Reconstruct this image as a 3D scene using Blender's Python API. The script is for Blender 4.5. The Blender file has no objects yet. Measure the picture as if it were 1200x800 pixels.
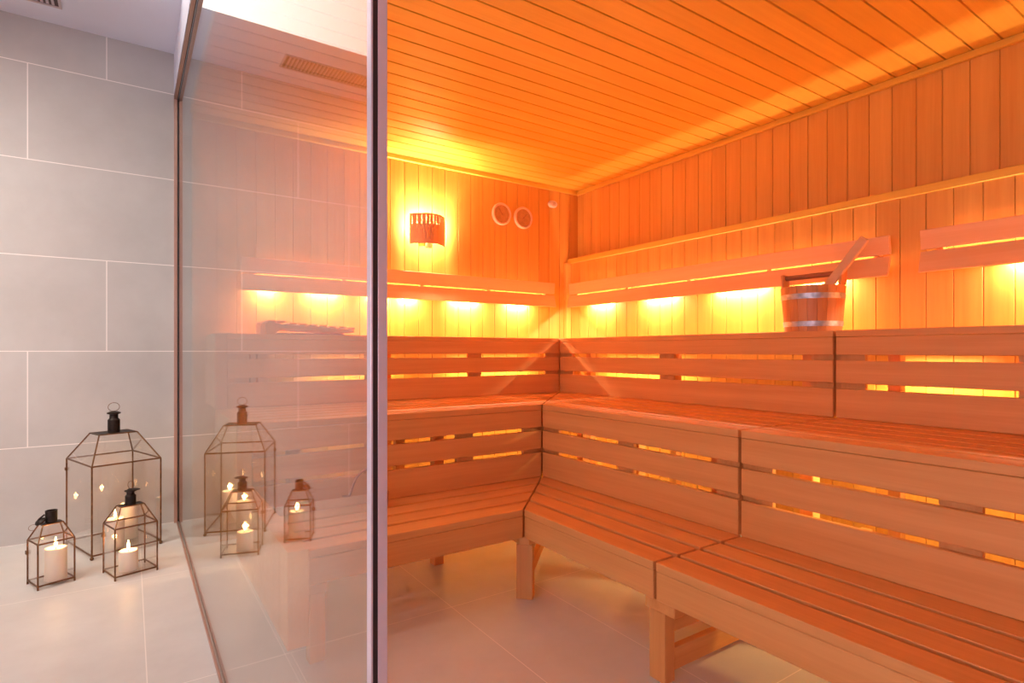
import bpy, bmesh, math, random
from mathutils import Vector, Matrix
random.seed(7)
SC = bpy.context.scene
COL = SC.collection
PI = math.pi

# ------------------------------------------------------------------ camera, world, exposure
cam_data = bpy.data.cameras.new('camera')
cam_data.sensor_width = 36.0
cam_data.lens = 36.0 * 664.0 / 1200.0
cam_data.shift_y = 11.4 / 1200.0
cam_data.clip_start = 0.02
camera = bpy.data.objects.new('camera', cam_data)
COL.objects.link(camera)
camera.location = (0, 0, 1.0)
camera.rotation_euler = (PI / 2, 0, -0.5932)
SC.camera = camera
SC.view_settings.view_transform = 'Standard'
SC.view_settings.look = 'None'
SC.view_settings.exposure = 0.14
SC.view_settings.gamma = 1.0
SC.view_settings.use_curve_mapping = False
SC.cycles.transparent_max_bounces = 48
SC.cycles.max_bounces = 16
SC.cycles.glossy_bounces = 8
world = bpy.data.worlds.new('world')
SC.world = world
world.use_nodes = True
world.node_tree.nodes['Background'].inputs[0].default_value = (0.8, 0.7, 0.62, 1)
world.node_tree.nodes['Background'].inputs[1].default_value = 0.05

WARM = (1.0, 0.67, 0.45)        # LED strips behind the back rests
AMBER = (1.0, 0.74, 0.30)       # lamps under the benches
HALL_LIGHT = (1.0, 0.94, 0.86)
P_HALL = 1.5
P_DOWN_FILL = 8.5  # power of the added hall ceiling lamps
P_SIDE_FILL = 4.8  # glow strength of the added side wall panel
SIDE_FILL = (1.0, 0.80, 0.90)                   # tint of the added glowing panel in the hall side wall
P_REST_DOWN = 4.0
P_REST_UP = 3.2
P_UNDER = 4.5
P_SCONCE = 42.0
P_CANDLE = 1.1

def area_light(name, loc, sx, sy, power, color, rot=(0, 0, 0), spread=PI, parent=None):
    l = bpy.data.lights.new(name, 'AREA')
    l.shape = 'RECTANGLE'; l.size = sx; l.size_y = sy
    l.energy = power; l.color = color; l.spread = spread
    o = bpy.data.objects.new(name, l); COL.objects.link(o)
    o.location = loc; o.rotation_euler = rot
    if parent: o.parent = parent
    return o

def point_light(name, loc, r, power, color, parent=None):
    l = bpy.data.lights.new(name, 'POINT')
    l.shadow_soft_size = r; l.energy = power; l.color = color
    o = bpy.data.objects.new(name, l); COL.objects.link(o); o.location = loc
    if parent: o.parent = parent
    return o

# ------------------------------------------------------------------ measures (metres, camera 1 m up)
XG = 0.236                       # glass partition plane
YT = 3.853                       # tiled wall
YB, XR = 3.327, 2.8525           # sauna back and right walls (upper part)
XL = 2.757                       # thicker lower part of the right wall
ZC, ZH, ZRAIL = 2.221, 2.737, 2.468
X1, X2, X3 = 1.305, 1.727, 2.361
Y1, Y2, Y3 = 1.852, 2.290, 2.939
Z1, Z2, Z3 = 0.368, 0.731, 1.084
YS = 1.171                       # seam between the right bench sections
XE = 0.378                       # left end of the back benches
YE = -0.05                       # near end of the right benches
ZD = 1.66

# ------------------------------------------------------------------ materials
def new_mat(name):
    m = bpy.data.materials.new(name); m.use_nodes = True
    nt = m.node_tree
    return m, nt, nt.nodes['Principled BSDF']

def N(nt, typ, **kw):
    n = nt.nodes.new(typ)
    for k, v in kw.items(): setattr(n, k, v)
    return n

def math_node(nt, op, a, b=None, c=None):
    n = N(nt, 'ShaderNodeMath', operation=op)
    for i, v in enumerate((a, b, c)):
        if v is None: continue
        if isinstance(v, (int, float)): n.inputs[i].default_value = v
        else: nt.links.new(v, n.inputs[i])
    return n.outputs[0]

def wood(name, axis, dark, light, rough=0.5, var=1.0):
    """pale planed softwood, grain running along the axis, every board its own tone"""
    m, nt, b = new_mat(name)
    tc = N(nt, 'ShaderNodeTexCoord'); geo = N(nt, 'ShaderNodeNewGeometry')
    mp = N(nt, 'ShaderNodeMapping')
    s = [26.0, 26.0, 26.0]; s['xyz'.index(axis)] = 0.9
    mp.inputs['Scale'].default_value = s
    nt.links.new(tc.outputs['Object'], mp.inputs['Vector'])
    off = N(nt, 'ShaderNodeVectorMath', operation='SCALE')
    comb = N(nt, 'ShaderNodeCombineXYZ')
    for i in range(3): nt.links.new(geo.outputs['Random Per Island'], comb.inputs[i])
    nt.links.new(comb.outputs[0], off.inputs[0]); off.inputs['Scale'].default_value = 37.0
    add = N(nt, 'ShaderNodeVectorMath', operation='ADD')
    nt.links.new(mp.outputs[0], add.inputs[0]); nt.links.new(off.outputs[0], add.inputs[1])
    n1 = N(nt, 'ShaderNodeTexNoise'); n1.inputs['Scale'].default_value = 1.0
    n1.inputs['Detail'].default_value = 5.0; n1.inputs['Roughness'].default_value = 0.62
    nt.links.new(add.outputs[0], n1.inputs['Vector'])
    n2 = N(nt, 'ShaderNodeTexNoise'); n2.inputs['Scale'].default_value = 5.0
    n2.inputs['Detail'].default_value = 3.0
    nt.links.new(add.outputs[0], n2.inputs['Vector'])
    g = math_node(nt, 'MULTIPLY_ADD', n1.outputs['Fac'], 0.85, -0.12)
    g = math_node(nt, 'MULTIPLY_ADD', n2.outputs['Fac'], 0.30, g)
    r = math_node(nt, 'MULTIPLY_ADD', geo.outputs['Random Per Island'], 0.55 * var, -0.27 * var)
    g = math_node(nt, 'ADD', g, r)
    cr = N(nt, 'ShaderNodeValToRGB')
    cr.color_ramp.elements[0].position = 0.15; cr.color_ramp.elements[0].color = (*dark, 1)
    cr.color_ramp.elements[1].position = 0.85; cr.color_ramp.elements[1].color = (*light, 1)
    nt.links.new(g, cr.inputs[0]); nt.links.new(cr.outputs[0], b.inputs['Base Color'])
    b.inputs['Roughness'].default_value = rough
    bump = N(nt, 'ShaderNodeBump'); bump.inputs['Strength'].default_value = 0.12
    bump.inputs['Distance'].default_value = 0.002
    nt.links.new(n2.outputs['Fac'], bump.inputs['Height']); nt.links.new(bump.outputs[0], b.inputs['Normal'])
    return m

WD, WL = (0.68, 0.30, 0.05), (0.86, 0.46, 0.10)
BD, BL = (0.69, 0.265, 0.06), (0.89, 0.42, 0.14)
wall_z = wood('hemlock_wall_boards', 'z', WD, WL, 0.42, 0.5)
rest_x = wood('pale_rest_wood_x', 'x', (0.82, 0.40, 0.17), (0.92, 0.54, 0.28), 0.5, 0.4)
rest_y = wood('pale_rest_wood_y', 'y', (0.82, 0.40, 0.17), (0.92, 0.54, 0.28), 0.5, 0.4)
ceil_x = wood('hemlock_ceiling_boards', 'x', (0.76, 0.42, 0.05), (0.90, 0.57, 0.09), 0.35, 0.6)
ceil_y = wood('hemlock_trim_y', 'y', (0.76, 0.42, 0.05), (0.90, 0.57, 0.09), 0.35, 0.6)
wood_x = wood('bench_wood_x', 'x', BD, BL, 0.5, 0.7)
wood_y = wood('bench_wood_y', 'y', BD, BL, 0.5, 0.7)
wood_z = wood('bench_wood_z', 'z', BD, BL, 0.5, 0.7)
bucket_wood = wood('bucket_wood', 'z', (0.64, 0.22, 0.06), (0.86, 0.37, 0.13), 0.5, 0.9)
handle_wood = wood('dark_handle_wood', 'y', (0.30, 0.09, 0.04), (0.50, 0.17, 0.07), 0.45)

def plain(name, col, rough=0.5, metal=0.0, noise=0.0, scale=8.0, emit=None, estr=0.0):
    m, nt, b = new_mat(name)
    b.inputs['Roughness'].default_value = rough; b.inputs['Metallic'].default_value = metal
    tc = N(nt, 'ShaderNodeTexCoord')
    n = N(nt, 'ShaderNodeTexNoise'); n.inputs['Scale'].default_value = scale; n.inputs['Detail'].default_value = 4
    nt.links.new(tc.outputs['Object'], n.inputs['Vector'])
    cr = N(nt, 'ShaderNodeValToRGB')
    a = [max(0, c * (1 - noise)) for c in col]; z = [min(1, c * (1 + noise)) for c in col]
    cr.color_ramp.elements[0].position = 0.3; cr.color_ramp.elements[0].color = (*a, 1)
    cr.color_ramp.elements[1].position = 0.7; cr.color_ramp.elements[1].color = (*z, 1)
    nt.links.new(n.outputs['Fac'], cr.inputs[0]); nt.links.new(cr.outputs[0], b.inputs['Base Color'])
    if emit:
        b.inputs['Emission Color'].default_value = (*emit, 1); b.inputs['Emission Strength'].default_value = estr
    return m

bronze = plain('aged_bronze', (0.20, 0.095, 0.042), 0.40, 0.75, 0.35, 60)
black_iron = plain('blackened_iron', (0.035, 0.022, 0.016), 0.5, 0.6, 0.4, 50)
rose_alu = plain('rose_anodised_aluminium', (0.52, 0.31, 0.24), 0.38, 0.35, 0.04, 30)
light_alu = plain('light_aluminium', (0.74, 0.66, 0.70), 0.3, 0.15, 0.03, 30)
gasket = plain('black_rubber_gasket', (0.035, 0.02, 0.02), 0.6, 0, 0.1)
plaster = plain('white_plaster', (0.82, 0.83, 0.95), 0.8, 0, 0.02, 3)
grey_panel = plain('grey_panel', (0.42, 0.45, 0.47), 0.7, 0, 0.03, 3)
hoop_metal = plain('galvanised_steel', (0.55, 0.55, 0.60), 0.45, 0.75, 0.25, 45)
wax = plain('ivory_wax', (0.92, 0.80, 0.66), 0.5, 0, 0.02, 5)
_b = wax.node_tree.nodes['Principled BSDF']
_b.inputs['Subsurface Weight'].default_value = 0.35; _b.inputs['Subsurface Radius'].default_value = (0.03, 0.018, 0.01)
_b.inputs['Emission Color'].default_value = (1, 0.72, 0.45, 1); _b.inputs['Emission Strength'].default_value = 0.0
flame_mat = plain('candle_flame', (1, 0.8, 0.4), 0.5, 0, 0, 5, (1.0, 0.62, 0.22), 30.0)
wick_mat = plain('burnt_wick', (0.02, 0.015, 0.01), 0.9)
bulb_mat = plain('warm_bulb', (1, 0.7, 0.3), 0.5, 0, 0, 5, (1.0, 0.55, 0.16), 8.0)
led_mat = plain('warm_led_diffuser', (1, 0.8, 0.5), 0.5, 0, 0, 5, (1.0, 0.55, 0.16), 3.0)
hall_glow = plain('luminous_ceiling', (0.8, 0.75, 0.7), 0.8, 0, 0, 5, HALL_LIGHT, P_HALL)
side_fill_glow = plain('added_side_glow', (0.8, 0.8, 0.85), 0.8, 0, 0, 5, SIDE_FILL, P_SIDE_FILL)  # glow of the panel added as fill light
dial_mat = plain('dial_face', (0.55, 0.27, 0.10), 0.5, 0, 0.12, 60)
dial_rim = plain('dial_wooden_rim', (0.90, 0.55, 0.36), 0.35, 0, 0.1, 40)
sensor_mat = plain('sensor_plastic', (0.85, 0.62, 0.52), 0.45)
copper = plain('copper_metal', (0.45, 0.15, 0.05), 0.5, 0.0, 0.2, 40)
shade_mat = wood('shade_veneer', 'x', (0.78, 0.36, 0.16), (0.86, 0.42, 0.20), 0.45, 0.2)
dark_paint = plain('dark_slat_gap', (0.12, 0.07, 0.07), 0.6)
vent_mat = plain('vent_slats', (0.62, 0.52, 0.54), 0.5)

def glass(name, tint=(0.96, 0.975, 0.965)):
    """clear pane: straight-through light plus a Schlick mirror share on each face"""
    m = bpy.data.materials.new(name); m.use_nodes = True
    nt = m.node_tree; nt.nodes.clear()
    out = N(nt, 'ShaderNodeOutputMaterial'); mix = N(nt, 'ShaderNodeMixShader')
    tr = N(nt, 'ShaderNodeBsdfTransparent'); gl = N(nt, 'ShaderNodeBsdfGlossy')
    tr.inputs['Color'].default_value = (*tint, 1)
    gl.inputs['Color'].default_value = (0.92, 0.92, 0.92, 1); gl.inputs['Roughness'].default_value = 0.0
    geo = N(nt, 'ShaderNodeNewGeometry')
    dot = N(nt, 'ShaderNodeVectorMath', operation='DOT_PRODUCT')
    nt.links.new(geo.outputs['Normal'], dot.inputs[0]); nt.links.new(geo.outputs['Incoming'], dot.inputs[1])
    c = math_node(nt, 'ABSOLUTE', dot.outputs['Value'])
    c = math_node(nt, 'SUBTRACT', 1.0, c)
    c = math_node(nt, 'POWER', c, 5.0)
    c = math_node(nt, 'MULTIPLY_ADD', c, 0.96, 0.04)
    nt.links.new(c, mix.inputs[0]); nt.links.new(tr.outputs[0], mix.inputs[1]); nt.links.new(gl.outputs[0], mix.inputs[2])
    nt.links.new(mix.outputs[0], out.inputs[0])
    return m
pane_glass = glass('partition_glass')
lantern_glass = glass('lantern_glass', (0.985, 0.975, 0.965))

def tile_wall_mat():
    m, nt, b = new_mat('large_grey_wall_tiles')
    tc = N(nt, 'ShaderNodeTexCoord'); sp = N(nt, 'ShaderNodeSeparateXYZ')
    nt.links.new(tc.outputs['Object'], sp.inputs[0])
    row = math_node(nt, 'FLOOR', math_node(nt, 'DIVIDE', sp.outputs['Z'], 0.5))
    fz = math_node(nt, 'FRACT', math_node(nt, 'DIVIDE', sp.outputs['Z'], 0.5))
    gz = math_node(nt, 'LESS_THAN', math_node(nt, 'MINIMUM', fz, math_node(nt, 'SUBTRACT', 1.0, fz)), 0.0045)
    # rows step a third of a tile: joints at -0.777, -0.443, -0.107
    k = math_node(nt, 'MODULO', row, 3.0)
    # row 0 -> .223, 1 -> -.443, 2 -> -.107, 3 -> .223 ...
    offx = math_node(nt, 'MULTIPLY_ADD', k, 0.335, 0.223)
    u = math_node(nt, 'SUBTRACT', sp.outputs['X'], offx)
    fx = math_node(nt, 'FRACT', math_node(nt, 'ADD', u, 10.0))
    gx = math_node(nt, 'LESS_THAN', math_node(nt, 'MINIMUM', fx, math_node(nt, 'SUBTRACT', 1.0, fx)), 0.0025)
    g = math_node(nt, 'MAXIMUM', gz, gx)
    n = N(nt, 'ShaderNodeTexNoise'); n.inputs['Scale'].default_value = 2.2; n.inputs['Detail'].default_value = 8
    n.inputs['Roughness'].default_value = 0.62
    nt.links.new(tc.outputs['Object'], n.inputs['Vector'])
    cr = N(nt, 'ShaderNodeValToRGB')
    cr.color_ramp.elements[0].position = 0.3; cr.color_ramp.elements[0].color = (0.50, 0.475, 0.45, 1)
    cr.color_ramp.elements[1].position = 0.72; cr.color_ramp.elements[1].color = (0.59, 0.57, 0.545, 1)
    nt.links.new(n.outputs['Fac'], cr.inputs[0])
    mx = N(nt, 'ShaderNodeMixRGB'); mx.inputs[2].default_value = (0.90, 0.84, 0.80, 1)
    nt.links.new(g, mx.inputs[0]); nt.links.new(cr.outputs[0], mx.inputs[1]); nt.links.new(mx.outputs[0], b.inputs['Base Color'])
    b.inputs['Roughness'].default_value = 0.55
    return m

def floor_mat():
    m, nt, b = new_mat('large_beige_floor_tiles')
    tc = N(nt, 'ShaderNodeTexCoord'); sp = N(nt, 'ShaderNodeSeparateXYZ')
    nt.links.new(tc.outputs['Object'], sp.inputs[0])
    def line(v, off, w):
        f = math_node(nt, 'FRACT', math_node(nt, 'ADD', v, 20.0 - off))
        return math_node(nt, 'LESS_THAN', math_node(nt, 'MINIMUM', f, math_node(nt, 'SUBTRACT', 1.0, f)), w)
    g = math_node(nt, 'MAXIMUM', line(sp.outputs['X'], 0.043, 0.0017), line(sp.outputs['Y'], 1.97, 0.0017))
    near = math_node(nt, 'LESS_THAN', sp.outputs['Y'], 1.97)
    g = math_node(nt, 'MAXIMUM', g, math_node(nt, 'MULTIPLY', near, line(sp.outputs['X'], 0.443, 0.0017)))
    n = N(nt, 'ShaderNodeTexNoise'); n.inputs['Scale'].default_value = 2.6; n.inputs['Detail'].default_value = 7
    n.inputs['Roughness'].default_value = 0.65
    nt.links.new(tc.outputs['Object'], n.inputs['Vector'])
    cr = N(nt, 'ShaderNodeValToRGB')
    cr.color_ramp.elements[0].position = 0.3; cr.color_ramp.elements[0].color = (0.60, 0.565, 0.52, 1)
    cr.color_ramp.elements[1].position = 0.72; cr.color_ramp.elements[1].color = (0.71, 0.675, 0.63, 1)
    nt.links.new(n.outputs['Fac'], cr.inputs[0])
    mx = N(nt, 'ShaderNodeMixRGB'); mx.inputs[2].default_value = (0.86, 0.80, 0.74, 1)
    nt.links.new(g, mx.inputs[0]); nt.links.new(cr.outputs[0], mx.inputs[1]); nt.links.new(mx.outputs[0], b.inputs['Base Color'])
    b.inputs['Roughness'].default_value = 0.42
    return m

# ------------------------------------------------------------------ mesh helpers
def quad(bm, vs):
    return bm.faces.new(vs)

def box(bm, x0, x1, y0, y1, z0, z1, M=None):
    c = [Vector((x, y, z)) for z in (z0, z1) for y in (y0, y1) for x in (x0, x1)]
    if M: c = [M @ v for v in c]
    v = [bm.verts.new(p) for p in c]
    for f in ((0, 2, 3, 1), (4, 5, 7, 6), (0, 1, 5, 4), (2, 6, 7, 3), (0, 4, 6, 2), (1, 3, 7, 5)):
        bm.faces.new([v[i] for i in f])

def prism(bm, poly, z0, z1, M=None):
    n = len(poly)
    lo = [Vector((p[0], p[1], z0)) for p in poly]; hi = [Vector((p[0], p[1], z1)) for p in poly]
    if M: lo = [M @ p for p in lo]; hi = [M @ p for p in hi]
    a = [bm.verts.new(p) for p in lo]; b = [bm.verts.new(p) for p in hi]
    bm.faces.new(a[::-1]); bm.faces.new(b)
    for i in range(n):
        j = (i + 1) % n
        bm.faces.new([a[i], a[j], b[j], b[i]])

def lathe(bm, prof, cx=0, cy=0, n=28, M=None, closed=False):
    rings = []
    for r, z in prof:
        ring = []
        for k in range(n):
            a = 2 * PI * k / n
            p = Vector((cx + r * math.cos(a), cy + r * math.sin(a), z))
            ring.append(bm.verts.new(M @ p if M else p))
        rings.append(ring)
    for a, b in zip(rings, rings[1:]):
        for k in range(n):
            bm.faces.new([a[k], a[(k + 1) % n], b[(k + 1) % n], b[k]])
    if closed:
        for k in range(n):
            bm.faces.new([rings[-1][k], rings[-1][(k + 1) % n], rings[0][(k + 1) % n], rings[0][k]])
    else:
        bm.faces.new(rings[0][::-1]); bm.faces.new(rings[-1])

def tube(bm, pts, r, n=8, closed=False, M=None):
    pts = [Vector(p) for p in pts]
    if M: pts = [M @ p for p in pts]
    rings = []; m = len(pts); ref = None
    for i, p in enumerate(pts):
        if closed: t = pts[(i + 1) % m] - pts[(i - 1) % m]
        else: t = pts[min(i + 1, m - 1)] - pts[max(i - 1, 0)]
        t.normalize()
        if ref is None:
            ref = Vector((0, 0, 1)) if abs(t.z) < 0.9 else Vector((1, 0, 0))
        s = t.cross(ref).normalized(); u = s.cross(t).normalized(); ref = u
        rr = r[i] if isinstance(r, (list, tuple)) else r
        rings.append([bm.verts.new(p + (s * math.cos(2 * PI * k / n) + u * math.sin(2 * PI * k / n)) * rr) for k in range(n)])
    rng = range(m) if closed else range(m - 1)
    for i in rng:
        a, b = rings[i], rings[(i + 1) % m]
        for k in range(n):
            bm.faces.new([a[k], a[(k + 1) % n], b[(k + 1) % n], b[k]])
    if not closed:
        bm.faces.new(rings[0][::-1]); bm.faces.new(rings[-1])

def ball(bm, c, r, seg=12, sz=1.0):
    M = Matrix.Translation(c) @ Matrix.Diagonal((1, 1, sz, 1))
    bmesh.ops.create_uvsphere(bm, u_segments=seg, v_segments=seg // 2 + 2, radius=r, matrix=M)

def make(name, bm, mat, parent=None, bevel=0.0, smooth=False, seg=1):
    bmesh.ops.recalc_face_normals(bm, faces=bm.faces)
    me = bpy.data.meshes.new(name); bm.to_mesh(me); bm.free()
    o = bpy.data.objects.new(name, me); COL.objects.link(o)
    me.materials.append(mat)
    if smooth:
        for p in me.polygons: p.use_smooth = True
        try: me.set_sharp_from_angle(angle=math.radians(40))
        except Exception: pass
    if bevel:
        md = o.modifiers.new('bevel', 'BEVEL'); md.width = bevel; md.segments = seg; md.limit_method = 'ANGLE'
    if parent:
        o.parent = parent
        o.matrix_parent_inverse = parent_inv(parent)
    return o

def parent_inv(p):
    M = Matrix.LocRotScale(p.location, p.rotation_euler, p.scale)
    if p.parent: M = Matrix.LocRotScale(p.parent.location, p.parent.rotation_euler, p.parent.scale) @ p.matrix_parent_inverse @ M if False else M
    return M.inverted()

def tag(o, label=None, cat=None, group=None, kind=None):
    if label: o['label'] = label
    if cat: o['category'] = cat
    if group: o['group'] = group
    if kind: o['kind'] = kind
    return o

def thing(name, label, cat, loc=(0, 0, 0), group=None, kind=None):
    o = bpy.data.objects.new(name, None); COL.objects.link(o)
    o.empty_display_size = 0.05; o.location = loc
    return tag(o, label, cat, group, kind)

def struct(name, bm, mat, label, cat, bevel=0.0, parent=None):
    o = make(name, bm, mat, parent, bevel)
    if parent is None: tag(o, label, cat, None, 'structure')
    return o

# ------------------------------------------------------------------ room: floor, tiled hall
bm = bmesh.new(); box(bm, -2.5, 3.1, -3.0, YT + 0.15, -0.12, 0.0)
struct('floor', bm, floor_mat(), 'beige large format tiled floor running through hall and sauna', 'floor')
bm = bmesh.new(); box(bm, -2.5, 3.1, YT, YT + 0.15, 0.0, 2.95)
struct('wall_left', bm, tile_wall_mat(), 'grey beige large tile wall behind the lanterns', 'wall')
bm = bmesh.new(); box(bm, -2.5, XG + 0.04, 3.23, YT, ZH, ZH + 0.12)
box(bm, -2.5, XG + 0.04, -3.0, 3.23, ZH + 0.03, ZH + 0.12)
struct('ceiling_hall', bm, plaster, 'white plaster ceiling over the tiled hall', 'ceiling')
bm = bmesh.new(); wy0, wy1, wz0, wz1 = -1.9, 0.9, 0.55, 1.60
box(bm, -2.5, -2.38, -3.0, wy0, 0.0, ZH); box(bm, -2.5, -2.38, wy1, YT, 0.0, ZH)
box(bm, -2.5, -2.38, wy0, wy1, 0.0, wz0); box(bm, -2.5, -2.38, wy0, wy1, wz1, ZH)
struct('wall_hall_side', bm, plaster, 'plain pale wall at the far side of the hall', 'wall')
bm = bmesh.new(); box(bm, -2.38, XG, -3.0, -2.88, 0.0, ZH)
struct('wall_hall_rear', bm, plaster, 'plain pale wall at the rear of the hall', 'wall')
bm = bmesh.new(); box(bm, -1.6, XG - 0.05, 1.9, 3.225, ZH - 0.012, ZH + 0.03)
o = make('luminous_ceiling_panel', bm, hall_glow)
tag(o, 'cream luminous ceiling panel of the hall, seen mirrored in the glass', 'ceiling light')
def added_downlight(x, y, label, aim, pw, spread=1.9, color=HALL_LIGHT):  # unseen lamps added to brighten the tiled wall and hall floor
    th = thing('ceiling_fill_lamp', label, 'ceiling light', (x, y, ZH), 'round fill lamps added to the hall ceiling')
    bm = bmesh.new(); zt = ZH + 0.03 if y < 3.2 else ZH
    lathe(bm, [(0.05, zt - 0.001), (0.06, zt - 0.004), (0.06, zt - 0.010), (0.045, zt - 0.010), (0.043, zt - 0.004)], x, y, 28, closed=True)
    make('trim_ring', bm, light_alu, th, 0, True)
    bm = bmesh.new(); lathe(bm, [(0.042, zt - 0.0055), (0.042, zt - 0.0045)], x, y, 28)
    make('lens', bm, hall_glow, th)
    v = Vector(aim) - Vector((x, y, zt - 0.03))
    o = area_light('down_fill_light', (x, y, zt - 0.03), 0.08, 0.08, pw, color, v.to_track_quat('-Z', 'Y').to_euler(), spread)
    o.parent = th; o.matrix_parent_inverse = parent_inv(th)
added_downlight(-1.9, 2.5, 'unseen added fill lamp of the hall at the far left near the tiled wall', (-0.5, 3.8, 1.0), P_DOWN_FILL, 1.3)
added_downlight(-0.75, 2.45, 'unseen added fill lamp of the hall above the lanterns', (-0.75, 3.7, 1.0), P_DOWN_FILL * 0.45, 1.3)
added_downlight(-0.9, 1.5, 'unseen added fill lamp of the hall nearer the viewpoint', (-0.65, 2.2, 0.0), P_DOWN_FILL * 0.55, 1.3)
# unseen glowing panel added in the hall side wall for level fill light
w2 = thing('fill_panel', 'wide unseen fill light panel added in the hall side wall', 'fill light', (-2.4, (wy0 + wy1) / 2, wz0), kind='structure')
bm = bmesh.new(); box(bm, -2.445, -2.435, wy0 + 0.002, wy1 - 0.002, wz0 + 0.002, wz1 - 0.002)
make('fill_pane', bm, side_fill_glow, w2)
bm = bmesh.new()
for a, b in ((wy0, wy0 + 0.05), (-0.525, -0.475), (wy1 - 0.05, wy1)): box(bm, -2.432, -2.375, a + 0.001, b - 0.001, wz0 + 0.001, wz1 - 0.001)
box(bm, -2.432, -2.375, wy0 + 0.001, wy1 - 0.001, wz0 + 0.001, wz0 + 0.05); box(bm, -2.432, -2.375, wy0 + 0.001, wy1 - 0.001, wz1 - 0.05, wz1 - 0.001)
make('fill_frame', bm, light_alu, w2)
# plaster bulkhead over the glass
bm = bmesh.new(); box(bm, 0.213, 0.259, -2.88, YT, ZRAIL + 0.006, ZH)
struct('trim_1', bm, plaster, 'white bulkhead above the glass partition', 'bulkhead')

# ------------------------------------------------------------------ sauna shell
PITCH = 0.0957
def board_wall(axis, start, end, phase, z0, z1, plane, depth, sign):
    """boards side by side with fine open joints on a backing, facing -sign"""
    bm = bmesh.new()
    g = 0.0032
    k = math.floor((start - phase) / PITCH)
    a = phase + k * PITCH
    while a < end:
        lo, hi = max(a + g / 2, start), min(a + PITCH - g / 2, end)
        if hi - lo > 0.004:
            if axis == 'x': box(bm, lo, hi, plane, plane + depth * sign, z0, z1)
            else: box(bm, plane, plane + depth * sign, lo, hi, z0, z1)
        a += PITCH
    b0, b1 = plane + 0.006 * sign, plane + (depth + 0.04) * sign
    if axis == 'x': box(bm, start, end, min(b0, b1), max(b0, b1), z0, z1)
    else: box(bm, min(b0, b1), max(b0, b1), start, end, z0, z1)
    return bm
bm = board_wall('x', XG + 0.03, XR + 0.08, 1.333, 0.0, ZC + 0.02, YB, 0.02, 1)
struct('wall_back', bm, wall_z, 'vertical wooden boards of the sauna back wall with the lamp', 'wall', 0.0012)
bm = board_wall('y', -1.2, YB, 0.875, 1.69, ZC + 0.02, XR, 0.02, 1)
struct('wall_right', bm, wall_z, 'vertical wooden boards of the upper right sauna wall', 'wall', 0.0012)
bm = board_wall('y', -1.2, YB, 0.90, 0.0, ZD, XL, 0.02, 1)
struct('wall_right_lower', bm, wall_z, 'thicker lower boarding of the right sauna wall below the rail', 'wall', 0.0012)
bm = bmesh.new(); box(bm, XL - 0.008, XR, -1.2, YB, ZD, ZD + 0.035)
struct('trim_2', bm, ceil_y, 'wooden cap rail along the right sauna wall', 'rail', 0.002)
bm = bmesh.new(); box(bm, XL - 0.045, XL, YB - 0.035, YB, Z3, ZD)
struct('trim_3', bm, wall_z, 'vertical corner batten between the back rests', 'corner trim', 0.002)
# ceiling boards run along x
bm = bmesh.new(); cp = 0.0939; a = 1.892 - 34 * cp
while a < YB:
    lo, hi = max(a + 0.0035, -1.2), min(a + cp - 0.0035, YB)
    if hi - lo > 0.01: box(bm, XG + 0.018, XR, lo, hi, ZC, ZC + 0.02)
    a += cp
box(bm, XG + 0.018, XR, -1.2, YB, ZC + 0.009, ZC + 0.05)
struct('ceiling', bm, ceil_x, 'boarded wooden sauna ceiling', 'ceiling', 0.0012)
bm = bmesh.new()
box(bm, XR - 0.022, XR, -1.2, YB, ZC - 0.03, ZC - 0.0005)
struct('trim_4', bm, ceil_y, 'wooden cove strip above the right sauna wall', 'trim', 0.003)
bm = bmesh.new(); box(bm, XG + 0.03, XR - 0.022, YB - 0.022, YB, ZC - 0.03, ZC - 0.0005)
struct('trim_5', bm, ceil_x, 'wooden cove strip above the sauna back wall', 'trim', 0.003)
bm = bmesh.new(); box(bm, XG + 0.024, XG + 0.05, -1.2, YT, ZC + 0.055, ZRAIL + 0.3)
struct('trim_6', bm, grey_panel, 'grey closing panel above the sauna ceiling behind the glass', 'panel')
bm = board_wall('x', XG + 0.05, XR, 0.3, 0.0, ZC, -1.2, 0.02, -1)
struct('wall_front', bm, wall_z, 'boarded sauna wall behind the viewpoint', 'wall')
bm = bmesh.new(); box(bm, XG - 0.02, XG + 0.05, -2.88, -0.75, 0.0, ZRAIL)
struct('wall_hall_partition', bm, plaster, 'plain partition beside the sauna doorway', 'wall')

# glass partition
win = thing('window_1', 'tall frameless glass partition between hall and sauna', 'glass partition', (XG, 0.638, 0), kind='structure')
bm = bmesh.new(); box(bm, XG - 0.002, XG + 0.002, 0.64, YT - 0.004, 0.006, ZRAIL + 0.008)
make('glass_pane', bm, pane_glass, win)
bm = bmesh.new()
box(bm, 0.213, 0.2295, YT - 0.02, YT, 0, ZRAIL); box(bm, 0.2425, 0.259, YT - 0.02, YT, 0, ZRAIL)
make('wall_channel', bm, rose_alu, win, 0.001)
bm = bmesh.new()
box(bm, 0.213, 0.2295, -0.75, YT, ZRAIL, ZRAIL + 0.024); box(bm, 0.2425, 0.259, -0.75, YT, ZRAIL, ZRAIL + 0.024)
make('top_rail', bm, rose_alu, win, 0.001)
bm = bmesh.new()
box(bm, 0.2298, 0.2325, 0.64, YT - 0.004, ZRAIL + 0.002, ZRAIL + 0.02); box(bm, 0.2298, 0.2325, YT - 0.018, YT, 0.008, ZRAIL)
make('rubber_gasket', bm, gasket, win)
bm = bmesh.new()
box(bm, 0.2235, 0.2305, 0.64, YT - 0.02, 0, 0.009); box(bm, 0.2415, 0.2485, 0.64, YT - 0.02, 0, 0.009)
make('floor_channel', bm, rose_alu, win, 0.001)
bm = bmesh.new()
box(bm, 0.2275, 0.2302, 0.625, 0.6385, 0.0, ZRAIL); box(bm, 0.2362, 0.2478, 0.626, 0.646, 0.0, ZRAIL)
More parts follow.
